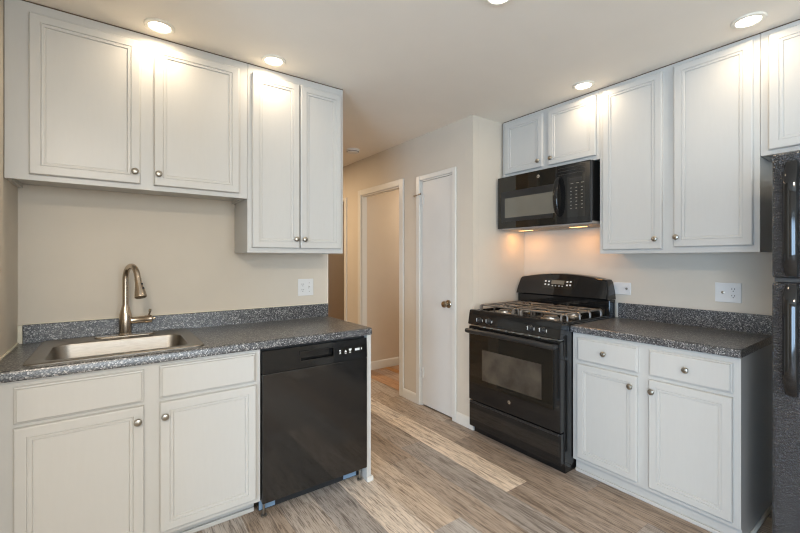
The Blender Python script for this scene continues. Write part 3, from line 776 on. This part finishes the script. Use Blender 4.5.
# ------------------------------------------------------------------ refrigerator
RY0, RY1 = -.352, .409
t = thing('refrigerator', 'black pebbled top-freezer refrigerator at the right edge', 'refrigerator', (2.5, .03, 0))
TF = RF(2.130)
mb = MB(); mb.box(2.200, 2.880, RY0+.004, RY1-.004, .03, 1.738, .006); obj('body', mb, M['pebble'], t)
mb = MB(); tbox(mb, TF, RY0, RY1, 1.254, 1.746, -.062, 0, .010); fz = obj('freezer_door', mb, M['pebble'], t)
mb = MB(); tbox(mb, TF, RY0, RY1, .105, 1.236, -.062, 0, .010); fd = obj('fridge_door', mb, M['pebble'], t)
mb = MB(); tbox(mb, TF, RY0+.008, RY1-.008, .018, .098, -.07, -.03); obj('base_grille', mb, M['black_satin'], t)
for z in (1.2450,):
    mb = MB(); tbox(mb, TF, RY0+.006, RY1-.006, z-.0075, z+.0075, -.068, -.014); obj('gasket', mb, M['black_satin'], t)
def fhandle(z0, z1, parent, flip):
    mb = MB(); y0, y1 = .327, .371; n = 10; rings = []
    for k in range(n+1):
        s = k/n; z = z0+(z1-z0)*s
        e = min(s, 1-s)*n
        d = .020+.034*min(1, e/1.4)**.7
        y_in = .004*(1-min(1, e))
        xb = 2.131 if e < 1.01 else 2.131-.018*min(1, (e-1))
        pts = []
        for a, b_ in ((0, 0), (.15, .35), (.35, .8), (.5, .92), (.65, .8), (.85, .35), (1, 0)):
            pass
        yy0, yy1 = y0+y_in, y1-y_in; xf = 2.131-d
        rr = .012
        o = [(xb, yy0), (xf+rr, yy0), (xf+rr*.3, yy0+rr*.3), (xf, yy0+rr), (xf, yy1-rr), (xf+rr*.3, yy1-rr*.3), (xf+rr, yy1), (xb, yy1)]
        rings.append([Vector((x, y, z)) for x, y in o])
    mb.loft(rings)
    return obj('handle', mb, M['black'], parent)
fhandle(1.262, 1.706, fz, 0); fhandle(.800, 1.230, fd, 1)
for y in (-.33,):
    mb = MB(); mb.box(2.15, 2.23, y-.015, y+.03, 1.7465, 1.76, .004); obj('hinge_cap', mb, M['black_satin'], t)

# ------------------------------------------------------------------ outlets
def outlet(T, u, v, w, h, label, recs, switches, phones=()):
    c = T(u, v, 0)
    t = thing('wall_outlet', label, 'outlet', c, 'white wall outlets')
    mb = MB(); tbox(mb, T, u-w/2, u+w/2, v-h/2, v+h/2, .0005, .006, .002); pl = obj('cover_plate', mb, M['plate'], t)
    for ru in recs:
        mb = MB(); tbox(mb, T, ru-.0165, ru+.0165, v-.034, v+.034, .004, .0075, .001); rc = obj('receptacle', mb, M['plate'], t)
        mb = MB()
        for dv in (-.019, .019):
            for du, hh in ((-.0065, .009), (.0065, .0075)): tbox(mb, T, ru+du-.0014, ru+du+.0014, v+dv-hh/2+.003, v+dv+hh/2+.003, .006, .0079)
            mb.lathe(T(ru, v+dv-.009, .0062), T(0, 0, 1)-T(0, 0, 0), [(.0028, 0), (.0028, .0017), (0, .0017)], 10)
        obj('slots', mb, M['slot'], rc)
    for su in switches:
        mb = MB(); tbox(mb, T, su-.0055, su+.0055, v-.012, v+.012, .005, .0068); a = T(su, v+.002, .006); b_ = T(su, v+.010, .019)
        mb.tube([a, b_], [.0045, .0035], 8); sw = obj('toggle_switch', mb, M['plate'], t)
        mb = MB()
        for dv in (-.030, .030): mb.lathe(T(su, v+dv, .0055), T(0, 0, 1)-T(0, 0, 0), [(.003, 0), (.003, .001), (0, .0012)], 8)
        tbox(mb, T, su-.0065, su-.0056, v-.012, v+.012, .0058, .0066); obj('screws', mb, M['nickel'], sw)
    for pu in phones:
        mb = MB(); mb.lathe(T(pu, v, .0055), T(0, 0, 1)-T(0, 0, 0), [(.008, 0), (.008, .002), (.0045, .003), (.0045, .008), (0, .008)], 12); obj('jack', mb, M['nickel'], t)
    return t
outlet(LF(YW), 1.096, 1.131, .114, .118, 'white switch and outlet plate on the wall above the dishwasher', [1.073], [1.121])
outlet(RF(XW), .747, 1.133, .122, .114, 'white outlet plate with jack above the right countertop', [.722], [], [.771])
outlet(RF(XW), 1.340, 1.122, .113, .085, 'white wall plate partly hidden behind the range backguard', [], [], [1.310])

# ------------------------------------------------------------------ ceiling fixtures
def ceiling_lamp(x, y, label, r=.066, proto=None):
    t = thing('recessed_light', label, 'ceiling light', (x, y, CE), 'recessed ceiling lights')
    if proto is None:
        mb = MB(); mb.lathe((x, y, CE-.0005), (0, 0, -1), [(r, 0), (r, .004), (r-.004, .007), (r*.74, .008), (r*.70, .004), (r*.70, .002)], 32); obj('trim_ring', mb, M['trim_ring'], t)
        mb = MB(); mb.lathe((x, y, CE-.0008), (0, 0, -1), [(r*.70, 0), (r*.70, .003), (r*.5, .0055), (0, .006)], 32); obj('lens', mb, M['lens'], t)
    else:
        for ch in proto.children:
            if ch.type == 'MESH':
                c = ch.copy(); COL.objects.link(c); c.parent = t
    a = area('lamp_light', (x, y, CE-.012), (0, 0, 0), r*1.35, r*1.35, LAMP_POWER, LAMP_COL, 'DISK', 175); a.parent = t; a.location = (0, 0, -.012)
    return t
p = ceiling_lamp(.178, 2.232, 'round recessed ceiling light above the two-door cabinet over the sink')
ceiling_lamp(.733, 2.236, 'round recessed ceiling light above the tall narrow-doored cabinet on the left', proto=p)
ceiling_lamp(2.426, .547, 'round recessed ceiling light nearest the refrigerator', proto=p)
ceiling_lamp(2.463, 1.377, 'round recessed ceiling light nearest the microwave', proto=p)
ceiling_lamp(1.333, 1.118, 'recessed ceiling light cut off by the top edge, in the middle of the ceiling', proto=p)
t = thing('smoke_detector', 'small round white smoke detector on the hall ceiling', 'smoke detector', (1.99, 3.58, CE))
mb = MB(); mb.lathe((1.99, 3.58, CE-.0005), (0, 0, -1), [(.070, 0), (.070, .010), (.064, .014), (.060, .026), (.050, .034), (.02, .036), (0, .036)], 28); obj('housing', mb, M['plate'], t)
mb = MB(); mb.lathe((1.99, 3.58, CE-.026), (0, 0, -1), [(.0625, -.004), (.0635, -.002), (.0625, 0)], 28); obj('vent_ring', mb, M['slot'], t)

# hall lamp, out of sight from here; unseen fill lights added in rooms beyond
a = area('hall_lamp_light', (1.2, 4.3, CE-.02), (0, 0, 0), .25, .25, HALL_POWER, (1.0, .74, .47), 'DISK')
a = area('bedroom_fill_light', (3.4, 3.4, CE-.02), (0, 0, 0), .3, .3, ROOM_POWER, (1.0, .88, .72), 'DISK')
a = area('bath_fill_light', (2.75, 4.8, CE-.02), (0, 0, 0), .2, .2, 2.5, (1.0, .84, .64), 'DISK')
